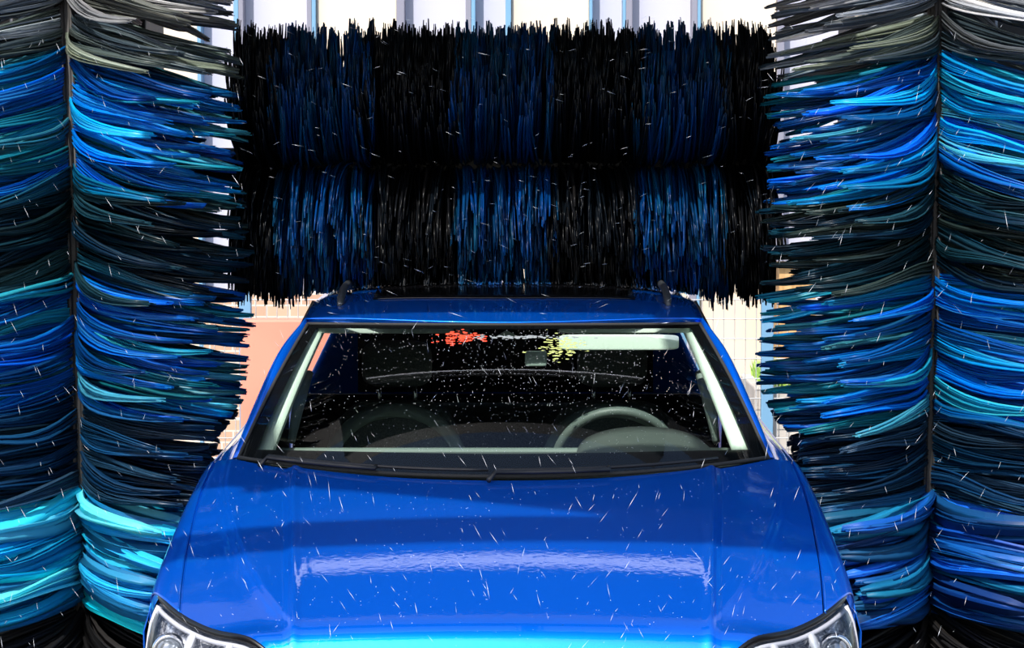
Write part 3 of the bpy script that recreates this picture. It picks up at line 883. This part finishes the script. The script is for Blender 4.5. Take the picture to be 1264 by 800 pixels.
# wire fence
fe = empty('wire_fence', (0, 7.4, 0), 'galvanised wire mesh fence with pale blue posts behind the car', 'fence')
WIRE = mat('galvanised_wire', (.62, .62, .62), .4, .5)
FY = 7.4
def fence_panel(xa, xb, zt, name='mesh_panel'):
    m = MB()
    nv = int((xb - xa) / .05)
    for k in range(nv + 1): x = xa + (xb - xa) * k / nv; m.tube([(x, FY, .05), (x, FY, zt)], .0022, 4, cap=False)
    for k in range(int(zt / .1) + 1): z = .05 + k * .1; m.tube([(xa, FY - .005, min(z, zt)), (xb, FY - .005, min(z, zt))], .0025, 4, cap=False)
    m.build(name, WIRE, fe)
fzl = P(300, 370, FY).z
xl0, xl1, xr0, xr1 = P(200, 400, FY).x, P(303, 400, FY).x, P(947, 400, FY).x, P(1060, 400, FY).x
fence_panel(xl0, xl1, fzl); fence_panel(xl1, P(420, 400, FY).x, fzl); fence_panel(P(840, 400, FY).x, xr0, fzl); fence_panel(xr0, xr1, fzl)
for x in (xl0, xl1, P(420, 400, FY).x, P(840, 400, FY).x, xr0, xr1):
    MB().box(x - .03, x + .03, FY - .03, FY + .03, 0, fzl + .18).build('post', PBLUE, fe, smooth=False, bevel=.004)

# grass strip behind the fence on the right
gr = MB(); rs = random.Random(2)
for k in range(4200):
    x = rs.uniform(1.3, 2.9); y = rs.uniform(7.5, 8.25); h = rs.uniform(.05, .11); a = rs.uniform(0, 3.14); w = .006
    zb = .90
    b = len(gr.v)
    gr.v += [(x - w * math.cos(a), y - w * math.sin(a), zb), (x + w * math.cos(a), y + w * math.sin(a), zb), (x + rs.uniform(-.03, .03), y + rs.uniform(-.03, .03), zb + h), (x, y + w, zb)]
    gr.f += [(b, b + 1, b + 2), (b + 1, b + 3, b + 2), (b + 3, b, b + 2)]; gr.m += [0] * 3
tag(gr.build('grass', noisy(mat('grass_green', (.30, .50, .08), .7), 5, (.22, .42, .05), (.42, .60, .14)), None, smooth=False),
    'bright green grass on the planter behind the right brush tips', 'grass', kind='stuff')
tag(MB().box(1.25, 2.95, 7.45, 8.3, 0, .90).build('planter', noisy(mat('planter_stone', (.7, .66, .6), .8), 5, (.45, .41, .36), (.55, .50, .45)), None, smooth=False, bevel=.01),
    'pale raised planter holding green grass, right of the car', 'planter')

# ================================================================== WATER, FOAM AND GLASS REFLECTIONS
WATER = mat('water_drop', (.92, .95, 1.0), .08, 0, 0, 1.0)
def ico_drops(L):
    """list of (pos, dir, half length, radius)"""
    m = MB()
    for p, d, h, r in L:
        p = Vector(p); d = Vector(d).normalized()
        a = d.cross(Vector((0, 1, .3))).normalized(); c = a.cross(d)
        b = len(m.v)
        m.v.append(tuple(p - d * h)); m.v.append(tuple(p + d * h))
        for k in range(4):
            q = k * math.pi / 2
            m.v.append(tuple(p + d * h * .3 + (a * math.cos(q) + c * math.sin(q)) * r))
        for k in range(4):
            m.f.append((b, b + 2 + (k + 1) % 4, b + 2 + k)); m.f.append((b + 1, b + 2 + k, b + 2 + (k + 1) % 4)); m.m += [0, 0]
    return m
rs = random.Random(9); L = []
for k in range(850):
    px, py = rs.uniform(0, 1264), rs.uniform(20, 800)
    y = rs.uniform(-.6, 1.85)
    if py > 560 and 200 < px < 1040: y = rs.uniform(-1.2, .2)
    elif 280 < px < 960: y = rs.uniform(-.8, 1.2) if rs.random() < .5 else rs.uniform(1.0, 2.1)
    if py < 360 and 300 < px < 950: y = rs.uniform(1.9, 2.6)
    p = P(px, py, y)
    sg = -1 if px > 700 else 1
    if py < 400 and 300 < px < 950: d = (sg * -1, rs.uniform(-.4, .4), rs.uniform(.1, .6))
    else: d = (sg * rs.uniform(.1, .9), rs.uniform(-.4, .4), -1)
    if rs.random() < .15: d = (-d[0], d[1], d[2])
    big = rs.random() < .2
    L.append((p, d, rs.uniform(.005, .017) * (1.5 if big else 1), rs.uniform(.00018, .00036) * (1.4 if big else 1)))
tag(ico_drops(L).build('water_spray', WATER, None), 'fine spray of white water drops flying around the car', 'water', kind='stuff')
# drops on the windscreen and bonnet
L = []
for k in range(1500):
    u, t = rs.uniform(-.93, .93), rs.uniform(.1, .95)
    if rs.random() < .4: u = rs.gauss(.15, .3); u = max(-.95, min(.95, u))
    r = rs.uniform(.0004, .0011)
    L.append((gl(u, t, -.0012), (rs.uniform(-.3, .3), -1, -.5), r * 1.3, r))
for k in range(500):
    a, b = rs.uniform(-.97, .97), rs.uniform(.01, .99)
    p = Vector(top_point(abs(a) * .9, b, 1 if a > 0 else -1)); r = rs.uniform(.0004, .0011)
    L.append((p + Vector((0, 0, r * .5)), (rs.uniform(-.5, .5), -1, -.25), r * 1.4, r))
tag(ico_drops(L).build('water_beads', WATER, None), 'tiny water beads on the windscreen and blue bonnet of the car', 'water', kind='stuff')
# blots on the glass: white ones are foam, red and yellow are modelled reflections
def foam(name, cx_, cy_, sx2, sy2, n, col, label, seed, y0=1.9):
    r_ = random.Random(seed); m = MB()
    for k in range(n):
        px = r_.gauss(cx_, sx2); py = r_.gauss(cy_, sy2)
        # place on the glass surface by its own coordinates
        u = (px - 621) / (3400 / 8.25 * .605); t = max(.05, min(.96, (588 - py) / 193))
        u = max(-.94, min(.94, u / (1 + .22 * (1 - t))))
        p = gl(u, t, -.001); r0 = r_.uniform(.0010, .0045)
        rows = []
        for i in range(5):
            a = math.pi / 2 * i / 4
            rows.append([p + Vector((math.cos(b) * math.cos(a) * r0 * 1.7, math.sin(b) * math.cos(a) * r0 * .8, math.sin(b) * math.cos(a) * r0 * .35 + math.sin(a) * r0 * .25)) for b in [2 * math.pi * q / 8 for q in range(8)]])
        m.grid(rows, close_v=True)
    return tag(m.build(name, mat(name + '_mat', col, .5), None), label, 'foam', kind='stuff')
foam('red_reflection', 566, 418, 13, 5, 130, (.85, .06, .02), 'red reflection modelled as blots at the top of the windscreen', 4)  # coloured reflection built as solid blots
foam('yellow_reflection', 690, 432, 12, 9, 150, (.38, .42, .13), 'yellow reflection modelled as blots on the windscreen beside the sun visor', 5)  # reflection too, given its colour by solid blots
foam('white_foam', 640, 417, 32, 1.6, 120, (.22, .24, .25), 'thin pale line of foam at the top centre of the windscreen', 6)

# ================================================================== LIGHT
sun_dir = Vector((-.20, -.64, .74)).normalized()
sd = bpy.data.lights.new('sun', 'SUN'); sd.energy = 6.0; sd.angle = R(.8); sd.color = (1, .96, .90)
so = bpy.data.objects.new('sun', sd); C.objects.link(so); so.location = sun_dir * 12
so.rotation_euler = (sun_dir).to_track_quat('Z', 'Y').to_euler()
w = bpy.data.worlds.new('world'); bpy.context.scene.world = w; w.use_nodes = True
nt = w.node_tree; bg = nt.nodes['Background']
sky = nt.nodes.new('ShaderNodeTexSky'); sky.sky_type = 'NISHITA'; sky.sun_disc = False
sky.sun_elevation = R(48); sky.sun_rotation = R(210); sky.altitude = 50; sky.dust_density = 2
nt.links.new(sky.outputs[0], bg.inputs[0]); bg.inputs[1].default_value = .30

cd = bpy.data.cameras.new('camera'); co = bpy.data.objects.new('camera', cd); C.objects.link(co)
cd.sensor_width = 36; cd.lens = F_PX / 1264 * 36; cd.clip_end = 200
co.location = CAM; co.rotation_euler = (math.pi / 2 - PITCH, 0, 0)
sc = bpy.context.scene; sc.camera = co
sc.view_settings.view_transform = 'Standard'; sc.view_settings.look = 'None'
sc.view_settings.exposure = 0; sc.view_settings.gamma = 1
try: sc.view_settings.use_curve_mapping = False
except Exception: pass
